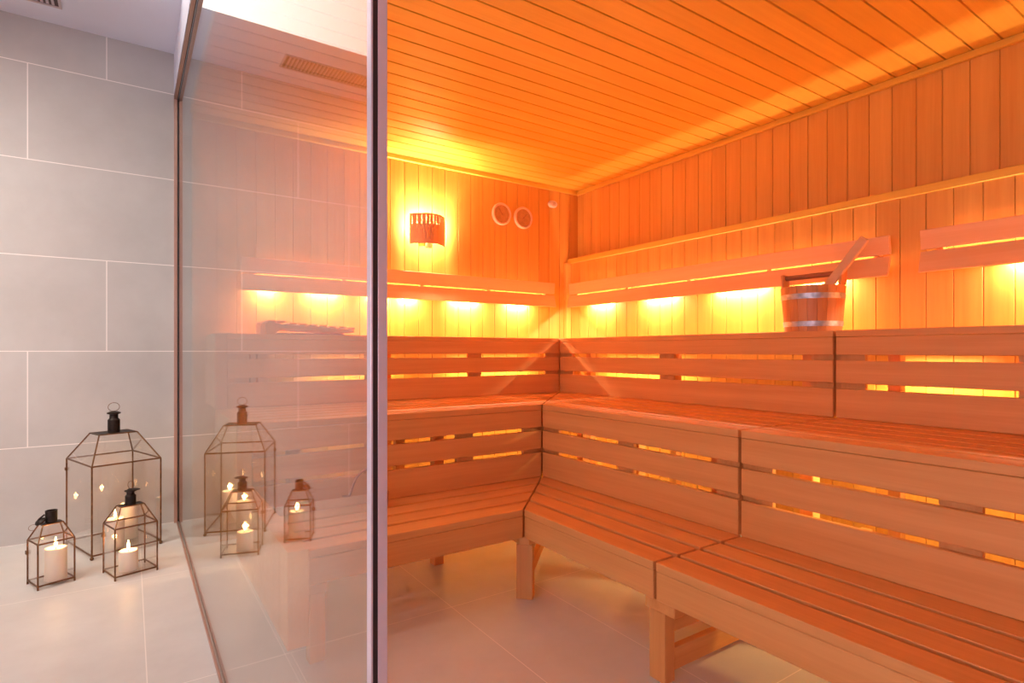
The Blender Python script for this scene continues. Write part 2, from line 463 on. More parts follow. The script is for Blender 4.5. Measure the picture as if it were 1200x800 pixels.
make('edge_profile', bm, light_alu, win, 0.0006)
bm = bmesh.new(); box(bm, 0.2302, 0.2362, 0.6262, 0.640, 0.0, ZRAIL)
make('edge_seal', bm, gasket, win)

# ------------------------------------------------------------------ benches
def mit_x(y):   # corner mitre: x for a given y
    P = [(X1, Y1), (X2, Y2), (X3, Y3), (XL, YB)]
    for (xa, ya), (xb, yb) in zip(P, P[1:]):
        if y <= yb: return xa + (y - ya) * (xb - xa) / (yb - ya)
    return XL
def mit_y(x):
    P = [(X1, Y1), (X2, Y2), (X3, Y3), (XL, YB)]
    for (xa, ya), (xb, yb) in zip(P, P[1:]):
        if x <= xb: return ya + (x - xa) * (yb - ya) / (xb - xa)
    return YB
G = 0.0045
TH = 0.026
TIERS = [  # seat top, front x, rear x, front y, rear y, slats, fascia boards (z0,z1)
    (Z1, X1, X2, Y1, Y2, 4, [(0.255, Z1 - TH - 0.001)]),
    (Z2, X2, X3, Y2, Y3, 6, [(0.618, Z2 - TH - 0.001), (0.509, 0.600), (Z1 + 0.0008, 0.490)]),
    (Z3, X3, XL, Y3, YB, 4, [(0.985, Z3 - TH - 0.001), (0.872, 0.963), (Z2 + 0.0008, 0.850)]),
]
def back_bench(t, label):
    zt, xf, xr, yf, yr, ns, fb = TIERS[t]
    th = thing('sauna_bench', label, 'bench', (1.0, yf, 0), 'tiered sauna benches')
    w = (yr - yf - 0.020 * (ns - 1) - (0.004 if t < 2 else 0.012)) / ns
    for k in range(ns):
        a = yf + k * (w + 0.020); b = a + w + (0.02 if k == ns - 1 and t < 2 else 0)
        bm = bmesh.new()
        prism(bm, [(XE, a), (mit_x(a) - G, a), (mit_x(b) - G, b), (XE, b)], zt - TH, zt)
        make('seat_slat', bm, wood_x, th, 0.0022, seg=2)
    for z0, z1 in fb:
        bm = bmesh.new()
        prism(bm, [(XE, yf), (xf - G, yf), (xf - G + 0.022, yf + 0.022), (XE, yf + 0.022)], z0, z1)
        make('fascia_board', bm, wood_x, th, 0.0025)
    low = 0.0 if t == 0 else TIERS[t - 1][0] + 0.003
    zb = 0.255 if t == 0 else low
    if t:
        for xc in (XE + 0.05, XE + (xf - XE) * 0.36, XE + (xf - XE) * 0.68, xf - 0.055):
            bm = bmesh.new(); box(bm, xc - 0.045, xc + 0.045, yf + 0.0235, yf + 0.042, zb, zt - TH - 0.001)
            make('batten', bm, wood_z, th, 0.001)
    # support frames with legs
    for xc in ((0.50, 0.98) if t == 0 else (0.55, 1.2)):
        yy = yf + (0.006 if t == 0 else 0.10)
        bm = bmesh.new(); box(bm, xc - 0.025, xc + 0.025, yy, yy + 0.045, 0.0, zt - TH - 0.001 - (0.088 if t == 0 else 0))
        if not (t == 0 and xc > 0.9): make('leg', bm, wood_z, th, 0.002)
        else: bm.free()
        bm = bmesh.new(); box(bm, xc - 0.025, xc + 0.025, yr - 0.09, yr - 0.045, 0.0, zt - TH - 0.001)
        if t: make('leg', bm, wood_z, th, 0.002)
        else: bm.free()
    for xc in (0.50,):
        if t == 0:
            bm = bmesh.new(); box(bm, xc - 0.03, xc + 0.03, yf + 0.003, yr - 0.01, 0.222, 0.2535)
            make('cross_beam', bm, wood_y, th, 0.002)
            bm = bmesh.new(); box(bm, xc - 0.012, xc + 0.012, yf + 0.0515, yr - 0.01, 0.04, 0.093)
            make('brace', bm, wood_y, th, 0.002)
    # end panel of upright boards next to the glass
    ya, yb2 = (1.478, Y2 - 0.003) if t == 0 else (yf, yr - 0.002)
    z0, z1 = (0.255, 0.500) if t == 0 else (low, zt)
    bm = bmesh.new(); y = ya
    while y < yb2 - 0.01:
        e = min(y + 0.0925, yb2)
        box(bm, 0.324, 0.3768, y, e - 0.002, z0, z1); y += 0.0925
    box(bm, 0.328, 0.373, ya + 0.001, yb2 - 0.001, z0 + 0.001, z1 - 0.001)
    make('end_panel', bm, wood_z, th, 0.0015)
    return th

def right_bench(t, y0, y1, corner, label):
    """y0 near end, y1 seam or corner"""
    zt, xf, xr, yf, yr, ns, fb = TIERS[t]
    th = thing('sauna_bench', label, 'bench', (xf, (y0 + y1) / 2, 0), 'tiered sauna benches')
    w = (xr - xf - 0.020 * (ns - 1) - (0.004 if t < 2 else 0.012)) / ns
    my = (lambda x: mit_y(x) + G) if corner else (lambda x: y1)
    for k in range(ns):
        a = xf + k * (w + 0.020); b = a + w + (0.02 if k == ns - 1 and t < 2 else 0)
        bm = bmesh.new()
        ea, eb = (mit_y(a) - G, mit_y(b) - G) if corner else (y1, y1)
        prism(bm, [(a, y0), (b, y0), (b, eb), (a, ea)], zt - TH, zt)
        make('seat_slat', bm, wood_y, th, 0.0022, seg=2)
    end = (mit_y(xf) - G) if corner else y1
    for z0, z1 in fb:
        bm = bmesh.new()
        prism(bm, [(xf, y0), (xf + 0.022, y0), (xf + 0.022, end + (0.022 if corner else 0)), (xf, end)], z0, z1)
        make('fascia_board', bm, wood_y, th, 0.0025)
    zb = 0.0 if t == 0 else TIERS[t - 1][0] + 0.003
    if t:
        L = end - y0
        cs = (y0 + 0.055, y0 + L * 0.5, end - 0.055)
        for yc in cs:
            bm = bmesh.new(); box(bm, xf + 0.0235, xf + 0.042, yc - 0.046, yc + 0.046, zb, zt - TH - 0.001)
            make('batten', bm, wood_z, th, 0.001)
        for yc in (y0 + 0.16, y0 + L * 0.5 + 0.02, end - 0.17):
            bm = bmesh.new(); box(bm, xf + 0.10, xf + 0.145, yc - 0.022, yc + 0.022, 0, zt - TH - 0.001)
            make('leg', bm, wood_z, th, 0.002)
    return th

for t in range(3):
    th = back_bench(t, ['lowest wooden bench under the sauna lamp, back side, nearest the floor',
                        'middle wooden bench along the back wall with two glowing slots in its front',
                        'top wooden bench along the back wall, carrying the head rest'][t])
    r1 = right_bench(t, YS + 0.0055, 0, True, ['lowest bench of the right side, corner section ending at the first seam',
                        'middle bench of the right side, corner section between mitre and seam',
                        'top bench of the right side, corner section with the bucket on it'][t])
    r2 = right_bench(t, YE, YS - 0.0055, False, ['lowest bench at the right, nearest section running out of the frame',
                        'middle bench at the right, near section with lit slots at the frame edge',
                        'top bench at the right, near section beyond the bucket seam'][t])
    zt, xf, xr, yf, yr, ns, fb = TIERS[t]
    zlow = 0.256 if t == 0 else TIERS[t - 1][0] + 0.003
    d = Vector((xr - xf, yr - yf)); a = math.atan2(d.y, d.x); Ld = d.length
    M = Matrix.Translation((xf, yf, 0)) @ Matrix.Rotation(a, 4, 'Z')
    bm = bmesh.new()
    box(bm, 0.07, Ld - 0.045, -0.03, 0.03, zt - TH - 0.042, zt - TH - 0.001, M)
    make('mitre_light_stop', bm, wood_y, r1, 0.001)  # unseen beam added to stop light leaking up the seat mitre
    bm = bmesh.new()
    prism(bm, [(xf + 0.044, yf + 0.044), (xf + 0.044, yf - 0.010), (xf + 0.065, yf - 0.010), (xf + 0.065, yf + 0.065), (xf - 0.010, yf + 0.065), (xf - 0.010, yf + 0.044)], zlow, zt - TH - 0.044)
    make('corner_light_stop', bm, wood_z, r1, 0.001)  # unseen post added to stop light leaking between the mitred fronts
    bm = bmesh.new(); box(bm, xf + 0.0755, xr - 0.005, YS - 0.03, YS + 0.03, zt - TH - 0.042, zt - TH - 0.001)
    make('seam_light_stop', bm, wood_x, r2, 0.001)  # unseen beam added to block light rising through the seat seam
    bm = bmesh.new(); box(bm, xf + 0.0445, xf + 0.075, YS - 0.03, YS + 0.03, zlow, zt - TH - 0.001)
    make('seam_light_filler', bm, wood_z, r2, 0.001)  # unseen filler added to keep light out of the section seam
    if t == 0:
        # corner leg, turned 45 degrees
        M = Matrix.Translation((X1 + 0.034, Y1 + 0.034, 0)) @ Matrix.Rotation(-PI / 4, 4, 'Z')
        bm = bmesh.new(); box(bm, -0.033, 0.033, -0.030, 0.022, 0.0, 0.221, M)
        make('leg', bm, wood_z, r1, 0.002)
        bm = bmesh.new(); prism(bm, [(-0.062, 0.012), (-0.020, -0.036), (0.020, -0.036), (0.062, 0.012), (0.062, 0.05), (-0.062, 0.05)], 0.222, 0.2535, M)
        make('cross_beam', bm, wood_z, r1, 0.002)
        for z0, z1 in ((0.150, 0.182), (0.045, 0.095)):
            bm = bmesh.new(); box(bm, -0.012, 0.012, 0.023, 1.5, z0, z1, M)
            make('brace', bm, wood_y, r1, 0.002)
        # leg frame under the seam
        bm = bmesh.new(); box(bm, X1 + 0.022, X1 + 0.067, 1.150, 1.212, 0.0, 0.217)
        make('leg', bm, wood_z, r2, 0.002)
        bm = bmesh.new(); box(bm, X1 + 0.010, X2, 1.103, 1.218, 0.218, 0.2535)
        make('cross_beam', bm, wood_x, r2, 0.002)
        for z0, z1 in ((0.148, 0.184), (0.030, 0.098)):
            bm = bmesh.new(); box(bm, X1 + 0.068, 2.70, 1.152, 1.176, z0, z1)
            make('brace', bm, wood_x, r2, 0.002)
        for xc in (X2 + 0.06, 2.66):
            bm = bmesh.new(); box(bm, xc, xc + 0.045, 1.1765, 1.222, 0.0, 0.217)
            make('leg', bm, wood_z, r2, 0.002)
        bm = bmesh.new(); box(bm, X1 + 0.022, X1 + 0.067, YE + 0.03, YE + 0.09, 0.0, 0.217)
        make('leg', bm, wood_z, r2, 0.002)
        bm = bmesh.new(); box(bm, X1 + 0.010, X2, YE + 0.01, YE + 0.11, 0.218, 0.2535)
        make('cross_beam', bm, wood_x, r2, 0.002)

# ------------------------------------------------------------------ back rests with LED strips
def backrest(axis, a, b, mat, label, lab2, spots):
    """two boards standing off the wall, a strip of lamps hidden behind them"""
    off = 0.075
    if axis == 'x':
        th = thing('back_rest', label, 'back rest', ((a + b) / 2, YB, 1.4), 'back rests on the sauna walls')
        F = lambda u, v, z: (u, YB - v, z)
    else:
        th = thing('back_rest', label, 'back rest', (XL, (a + b) / 2, 1.4), 'back rests on the sauna walls')
        F = lambda u, v, z: (XL - v, u, z)
    def bar(u0, u1, prof, m, name, bev=0.002):
        bm = bmesh.new()
        A = [bm.verts.new(F(u0, v, z)) for v, z in prof]; B = [bm.verts.new(F(u1, v, z)) for v, z in prof]
        bm.faces.new(A); bm.faces.new(B[::-1]); n = len(prof)
        for i in range(n):
            j = (i + 1) % n; bm.faces.new([A[i], B[i], B[j], A[j]])
        return make(name, bm, m, th, bev)
    # upper board upright, lower board leaning out a little at its foot
    bar(a, b, [(off - 0.022, 1.417), (off - 0.012, 1.497), (off - 0.030, 1.499), (off - 0.041, 1.419)][::1], mat, 'rest_board')
    bar(a, b, [(off + 0.004, 1.322), (off - 0.020, 1.409), (off - 0.039, 1.407), (off - 0.016, 1.322)], mat, 'rest_board')
    n = max(3, int((b - a) / 0.5) + 1)
    for i in range(n):
        u = a + 0.06 + (b - a - 0.12) * i / (n - 1)
        bar(u - 0.012, u + 0.012, [(0.0, 1.40), (0.034, 1.375), (0.034, 1.44), (0.0, 1.46)], wood_z, 'bracket', 0)
    return th
def led(axis, a, b, spots, label, group='led strips behind the back rests'):
    # thin diffuser clipped to the wall behind the lower board, its lamps as area lights
    th = thing('led_strip', label, 'led strip', ((a + b) / 2, YB, 1.37) if axis == 'x' else (XL, (a + b) / 2, 1.37), group)
    bm = bmesh.new()
    if axis == 'x': box(bm, a + 0.03, b - 0.03, YB - 0.030, YB - 0.0015, 1.352, 1.362)
    else: box(bm, XL - 0.030, XL - 0.0015, a + 0.03, b - 0.03, 1.352, 1.362)
    make('strip_body', bm, light_alu, th)
    for u, w, pw in spots:
        if axis == 'x': l = (u, YB - 0.022, 1.349)
        else: l = (XL - 0.022, u, 1.349)
        sx, sy = (w, 0.012) if axis == 'x' else (0.012, w)
        o = area_light('strip_lamp', l, sx, sy, pw * P_REST_DOWN, WARM)
        o.parent = th; o.matrix_parent_inverse = parent_inv(th)
    L = b - a - 0.1
    l = ((a + b) / 2, YB - 0.016, 1.365) if axis == 'x' else (XL - 0.016, (a + b) / 2, 1.365)
    sx, sy = (L, 0.014) if axis == 'x' else (0.014, L)
    o = area_light('strip_uplight', l, sx, sy, P_REST_UP * L, WARM, (PI, 0, 0))
    o.parent = th; o.matrix_parent_inverse = parent_inv(th)
    return th
backrest('x', 0.484, 2.582, rest_x, 'two board back rest on the back wall beside the sauna lamp', None, None)
backrest('y', 1.11, 3.25, rest_y, 'long two board back rest on the right wall behind the bucket', None, None)
backrest('y', -0.75, 0.996, rest_y, 'shorter back rest on the right wall, cut by the frame edge', None, None)
led('x', 0.484, 2.582, [(0.62, .10, 1), (0.92, .18, 1.4), (1.25, .12, 1.0), (1.45, .10, 1.2), (1.86, .2, 1.9), (2.28, .16, 1.6)], 'led strip glowing under the back wall back rest')
led('y', 1.11, 3.25, [(2.95, .2, 1.6), (2.42, .24, 1.9), (1.86, .3, 2.0), (1.42, .2, 1.5)], 'led strip glowing under the long right back rest')
led('y', -0.75, 0.996, [(0.62, .2, 1.5), (0.2, .2, 1.5), (-0.3, .3, 1.5)], 'led strip glowing under the right back rest at the frame edge')

# lamps under the benches: tubular lamps fixed to the wall
def under_lamp(axis, u, L, z, label, pw, tilt=0.0):
    th = thing('tube_lamp', label, 'lamp', (u, YB, z) if axis == 'x' else (XL, u, z), 'tube lamps under the benches')
    bm = bmesh.new()
    if axis == 'x':
        box(bm, u - L / 2, u + L / 2, YB - 0.215, YB - 0.185, z + 0.008, Z3 - TH - 0.001)
    else:
        box(bm, XL - 0.215, XL - 0.185, u - L / 2, u + L / 2, z + 0.008, Z3 - TH - 0.001)
    make('housing', bm, light_alu, th, 0.002)
    bm = bmesh.new()
    if axis == 'x': tube(bm, [(u - L / 2, YB - 0.20, z), (u + L / 2, YB - 0.20, z)], 0.009)
    else: tube(bm, [(XL - 0.20, u - L / 2, z), (XL - 0.20, u + L / 2, z)], 0.009)
    make('tube', bm, led_mat, th, 0, True)
    l = (u, YB - 0.20, z - 0.012) if axis == 'x' else (XL - 0.20, u, z - 0.012)
    rot = (0.5, 0, 0) if axis == 'x' else (0, -0.5, 0)
    sx, sy = (L, 0.03) if axis == 'x' else (0.03, L)
    o = area_light('tube_light', l, sx, sy, pw * P_UNDER, AMBER, rot, 1.9)
    o.parent = th; o.matrix_parent_inverse = parent_inv(th)
under_lamp('x', 2.05, 0.6, 1.02, 'tube lamp under the back benches near the corner', 1.2)
under_lamp('x', 1.1, 0.5, 1.02, 'tube lamp under the back benches behind the glass edge', 0.6)
under_lamp('y', 2.55, 0.7, 1.02, 'tube lamp under the right benches near the corner', 1.2)
under_lamp('y', 0.95, 0.30, 1.02, 'tube lamp under the right benches below the bucket seam', 0.9)
under_lamp('y', 0.45, 0.30, 1.02, 'tube lamp under the right benches at the frame edge', 0.6)

def low_lamp(x, y, L, pw, label):
    th = thing('tube_lamp', label, 'lamp', (x, y, Z2 - TH), 'tube lamps under the benches')
    zt = Z2 - TH - 0.0015
    bm = bmesh.new(); box(bm, x - 0.015, x + 0.015, y - L / 2, y + L / 2, zt - 0.016, zt)
    make('housing', bm, light_alu, th, 0.002)
    bm = bmesh.new(); tube(bm, [(x, y - L / 2, zt - 0.026), (x, y + L / 2, zt - 0.026)], 0.009)
    make('tube', bm, led_mat, th, 0, True)
    o = area_light('tube_light', (x, y, zt - 0.038), 0.06, 0.03, pw, AMBER, (0.95, 0, 0), 2.2)
    o.parent = th; o.matrix_parent_inverse = parent_inv(th)
low_lamp(1.95, 0.72, 0.34, 1.7, 'short tube lamp under the middle bench right of the seam')
low_lamp(2.02, 1.55, 0.34, 1.2, 'short tube lamp under the middle bench left of the seam')

# ------------------------------------------------------------------ sauna wall lamp
lamp = thing('sauna_wall_lamp', 'curved perforated wooden shade glowing on the sauna back wall', 'wall lamp', (1.574, YB, 1.76))
bm = bmesh.new()
nc, nr = 132, 64
xc, hw, dep, z0, z1 = 1.574, 0.122, 0.085, 1.674, 1.862
def shade_pt(i, j):
    s = -1 + 2 * i / nc
    y = YB - 0.028 - dep * (1 - s * s)
    return (xc + hw * s, y, z0 + (z1 - z0) * j / nr)
V = [[bm.verts.new(shade_pt(i, j)) for j in range(nr + 1)] for i in range(nc + 1)]
for i in range(nc):
    for j in range(nr):
        hole = (i % 12 in (5, 6)) and j in (58, 53, 48, 43)
        if not hole: bm.faces.new([V[i][j], V[i + 1][j], V[i + 1][j + 1], V[i][j + 1]])
o = make('lamp_shade', bm, shade_mat, lamp)
md = o.modifiers.new('solid', 'SOLIDIFY'); md.thickness = 0.004; md.offset = 0
bm = bmesh.new(); box(bm, xc - 0.05, xc + 0.05, YB - 0.012, YB - 0.001, 1.70, 1.80)
make('wall_plate', bm, light_alu, lamp, 0.002)
bm = bmesh.new(); lathe(bm, [(0.018, 1.655), (0.022, 1.664), (0.020, 1.70), (0.016, 1.735)], xc, YB - 0.05, 20)
make('lamp_socket', bm, shade_mat, lamp, 0, True)
bm = bmesh.new(); ball(bm, (xc, YB - 0.05, 1.775), 0.026, 16, 1.3)
make('bulb', bm, bulb_mat, lamp, 0, True)
for dx in (-0.055, 0.055):
    o = point_light('bulb_light', (xc + dx, YB - 0.045, 1.80), 0.015, P_SCONCE / 2, WARM); o.parent = lamp; o.matrix_parent_inverse = parent_inv(lamp)

# round gauges
def gauge(x, z, label, ang):
    th = thing('round_gauge', label, 'gauge', (x, YB, z), 'round gauges on the back wall')
    M = Matrix.Translation((x, YB - 0.0015, z)) @ Matrix.Rotation(PI / 2, 4, 'X')
    bm = bmesh.new()
    lathe(bm, [(0.066, 0), (0.0765, 0.004), (0.0775, 0.018), (0.073, 0.026), (0.066, 0.026), (0.062, 0.017), (0.060, 0.010)], 0, 0, 48, M)
    make('rim', bm, dial_rim, th, 0, True)
    bm = bmesh.new(); lathe(bm, [(0.0615, 0.0165), (0.0615, 0.0175)], 0, 0, 48, M)
    make('dial', bm, dial_mat, th)
    bm = bmesh.new()
    for k in range(21):
        a = math.radians(-130 + 13 * k)
        Mk = M @ Matrix.Rotation(a, 4, 'Z')
        box(bm, -0.0007, 0.0007, 0.046, 0.053, 0.0176, 0.0182, Mk)
    make('scale_marks', bm, handle_wood, th)
    bm = bmesh.new(); Mk = M @ Matrix.Rotation(ang, 4, 'Z')
    box(bm, -0.0012, 0.0012, -0.012, 0.042, 0.0185, 0.0200, Mk); lathe(bm, [(0.004, 0.018), (0.004, 0.0215)], 0, 0, 12, M)
    make('needle', bm, handle_wood, th)
gauge(2.146, 1.955, 'left of the two round dial gauges beside the sauna lamp', 0.6)
gauge(2.330, 1.952, 'right of the two round dial gauges, nearer the corner', -0.8)
sn = thing('temperature_sensor', 'small pale oval sensor on the back wall close to the corner', 'sensor', (2.614, YB, 2.096))
M = Matrix.Translation((2.60, YB - 0.0015, 2.09)) @ Matrix.Rotation(PI / 2, 4, 'X')
bm = bmesh.new(); lathe(bm, [(0.027, 0), (0.029, 0.008), (0.024, 0.022), (0.012, 0.027)], 0, 0, 24, M @ Matrix.Diagonal((1.45, 0.95, 1, 1)))
make('housing', bm, sensor_mat, sn, 0, True)
bm = bmesh.new()
for k in range(4): box(bm, -0.014, 0.014, -0.011 + 0.006 * k, -0.009 + 0.006 * k, 0.024, 0.0285, M)
make('grille', bm, dial_mat, sn)

# ------------------------------------------------------------------ bucket and ladle
bx, by, bz = 2.505, 1.335, Z3 + 0.001
bk = thing('sauna_bucket', 'wooden stave bucket with two steel hoops on the top bench', 'bucket', (bx, by, bz))
H = 0.196; R0, R1 = 0.113, 0.129
def rad(z): return R0 + (R1 - R0) * z / H
bm = bmesh.new(); ns = 20
for k in range(ns):
    a0 = 2 * PI * (k + 0.02) / ns; a1 = 2 * PI * (k + 0.98) / ns
    for zlo, zhi in ((0.0, H),):
        P = []
        for z in (zlo, zhi):
            for r in (rad(z), rad(z) - 0.014):
                for a in (a0, (a0 + a1) / 2, a1):
                    P.append(bm.verts.new((bx + r * math.cos(a), by + r * math.sin(a), bz + z)))
        o0, i0, o1, i1 = P[0:3], P[3:6], P[6:9], P[9:12]
        for q in range(2):
            bm.faces.new([o0[q], o0[q + 1], o1[q + 1], o1[q]]); bm.faces.new([i0[q], i1[q], i1[q + 1], i0[q + 1]])
            bm.faces.new([o1[q], o1[q + 1], i1[q + 1], i1[q]]); bm.faces.new([o0[q], i0[q], i0[q + 1], o0[q + 1]])
        bm.faces.new([o0[0], o1[0], i1[0], i0[0]]); bm.faces.new([o0[2], i0[2], i1[2], o1[2]])
make('staves', bm, bucket_wood, bk)
bm = bmesh.new(); lathe(bm, [(R0 - 0.013, bz + 0.012), (R0 - 0.013, bz + 0.024)], bx, by, 32)
make('bucket_bottom', bm, bucket_wood, bk)
for za, zb in ((0.022, 0.044), (0.140, 0.163)):
    bm = bmesh.new()
    lathe(bm, [(rad(za) + 0.0002, bz + za), (rad(za) + 0.0022, bz + za), (rad(zb) + 0.0022, bz + zb), (rad(zb) + 0.0002, bz + zb)], bx, by, 48, closed=True)
    make('hoop', bm, hoop_metal, bk, 0, True)
for s in (1, -1):   # ear staves at the far (+y) and near (-y) side
    bm = bmesh.new(); yy = by + s * (R1 - 0.007)
    Me = Matrix.Translation((bx, yy, bz + H - 0.03)) @ Matrix.Rotation(-s * 0.08, 4, 'X')
    box(bm, -0.024, 0.024, -0.007, 0.007, 0.031, 0.098, Me)
    make('ear_stave', bm, bucket_wood, bk, 0.003)
bm = bmesh.new(); tube(bm, [(bx, by - R1 - 0.004, bz + H + 0.052), (bx, by + R1 + 0.012, bz + H + 0.052)], 0.0115, 14)
make('handle', bm, handle_wood, bk, 0, True)
lad = thing('wooden_ladle', 'pale wooden ladle leaning out of the bucket', 'ladle', (bx, by, bz + 0.03))
A = Vector((bx - 0.02, 1.300, bz + 0.145)); B = Vector((2.49, 1.112, 1.462))
d = (B - A).normalized(); side = d.cross(Vector((1, 0, 0))).normalized(); nrm = side.cross(d).normalized()
Ml = Matrix((( side.x, nrm.x, d.x, A.x), (side.y, nrm.y, d.y, A.y), (side.z, nrm.z, d.z, A.z), (0, 0, 0, 1)))
L = (B - A).length
bm = bmesh.new()
box(bm, -0.019, 0.019, -0.010, 0.010, 0.0, L, Ml)
make('ladle_handle', bm, rest_y, lad, 0.005, seg=2)
bm = bmesh.new()
c = Vector((bx + 0.005, by + 0.015, bz + 0.13))
lathe(bm, [(0.030, c.z - 0.055), (0.044, c.z - 0.045), (0.046, c.z), (0.041, c.z), (0.038, c.z - 0.040), (0.004, c.z - 0.046)], c.x, c.y, 24)
make('ladle_bowl', bm, wood_z, lad, 0, True)

# ------------------------------------------------------------------ wooden head rest on the top back bench
hr = thing('wooden_head_rest', 'slatted wooden head rest lying on the top bench behind the glass', 'head rest', (0.78, 3.05, Z3))
def wedge(y, w=0.022):
    bm = bmesh.new()
    prof = [(0.556, 0.0015), (0.60, 0.0015), (0.63, 0.03), (0.975, 0.012), (1.0, 0.016), (1.0, 0.030), (0.63, 0.052), (0.60, 0.060), (0.556, 0.060)]
    A = [bm.verts.new((x, y, Z3 + z)) for x, z in prof]; Bv = [bm.verts.new((x, y + w, Z3 + z)) for x, z in prof]
    bm.faces.new(A); bm.faces.new(Bv[::-1]); n = len(prof)
    for i in range(n): bm.faces.new([A[i], Bv[i], Bv[(i + 1) % n], A[(i + 1) % n]])
    return bm
for y in (3.00, 3.13, 3.26): make('side_cheek', wedge(y), wood_x, hr, 0.002)
for k in range(9):
    x = 0.565 + k * 0.050
    zz = 0.061 if x < 0.62 else 0.053 - (x - 0.63) * 0.0595
    bm = bmesh.new(); box(bm, x, x + 0.036, 2.99, 3.29, Z3 + zz, Z3 + zz + 0.010)
    make('slat', bm, wood_y, hr, 0.002)
bm = bmesh.new(); box(bm, 0.62, 0.955, 3.03, 3.28, Z3 + 0.001, Z3 + 0.010)
make('base_board', bm, handle_wood, hr, 0.001)

# small copper dipper on the lowest back bench, mostly behind the glass edge
dp = thing('copper_dipper', 'curved dark copper handle of a dipper on the lowest bench behind the glass', 'dipper', (0.845, 2.2, Z1))
bm = bmesh.new()
tube(bm, [(0.686, 2.2, 0.436), (0.700, 2.2, 0.4335), (0.714, 2.2, 0.434), (0.721, 2.2, 0.452), (0.729, 2.2, 0.476), (0.742, 2.2, 0.502), (0.762, 2.2, 0.521), (0.785, 2.2, 0.529), (0.808, 2.2, 0.524), (0.826, 2.2, 0.505), (0.836, 2.2, 0.47), (0.836, 2.2, 0.425)],
     [0.003, 0.0045, 0.005, 0.005, 0.005, 0.005, 0.005, 0.005, 0.005, 0.005, 0.005, 0.005], 10)
make('handle', bm, copper, dp, 0, True)
bm = bmesh.new(); lathe(bm, [(0.022, Z1 + 0.001), (0.028, Z1 + 0.006), (0.032, Z1 + 0.062), (0.029, Z1 + 0.062), (0.025, Z1 + 0.010), (0.003, Z1 + 0.007)], 0.842, 2.2, 24)
make('cup', bm, copper, dp, 0, True)

# ------------------------------------------------------------------ vent in the hall ceiling
vt = thing('ceiling_vent', 'long narrow slotted vent in the hall ceiling, mirrored in the glass', 'vent', (-0.7, 3.56, ZH))
bm = bmesh.new()
xa, xb, ya, yb = -1.2, -0.285, 3.478, 3.658
box(bm, xa, xb, ya, ya + 0.012, ZH - 0.006, ZH - 0.0008); box(bm, xa, xb, yb - 0.012, yb, ZH - 0.006, ZH - 0.0008)
box(bm, xb - 0.012, xb, ya + 0.012, yb - 0.012, ZH - 0.006, ZH - 0.0008); box(bm, xa, xa + 0.012, ya + 0.012, yb - 0.012, ZH - 0.006, ZH - 0.0008)
make('frame', bm, vent_mat, vt)
bm = bmesh.new()
x = xa + 0.018
while x < xb - 0.03: box(bm, x, x + 0.011, ya + 0.022, yb - 0.022, ZH - 0.0055, ZH - 0.0015); x += 0.022
make('slats', bm, vent_mat, vt)
bm = bmesh.new(); box(bm, xa + 0.012, xb - 0.012, ya + 0.012, yb - 0.012, ZH - 0.0014, ZH - 0.0008)
make('duct', bm, dark_paint, vt)

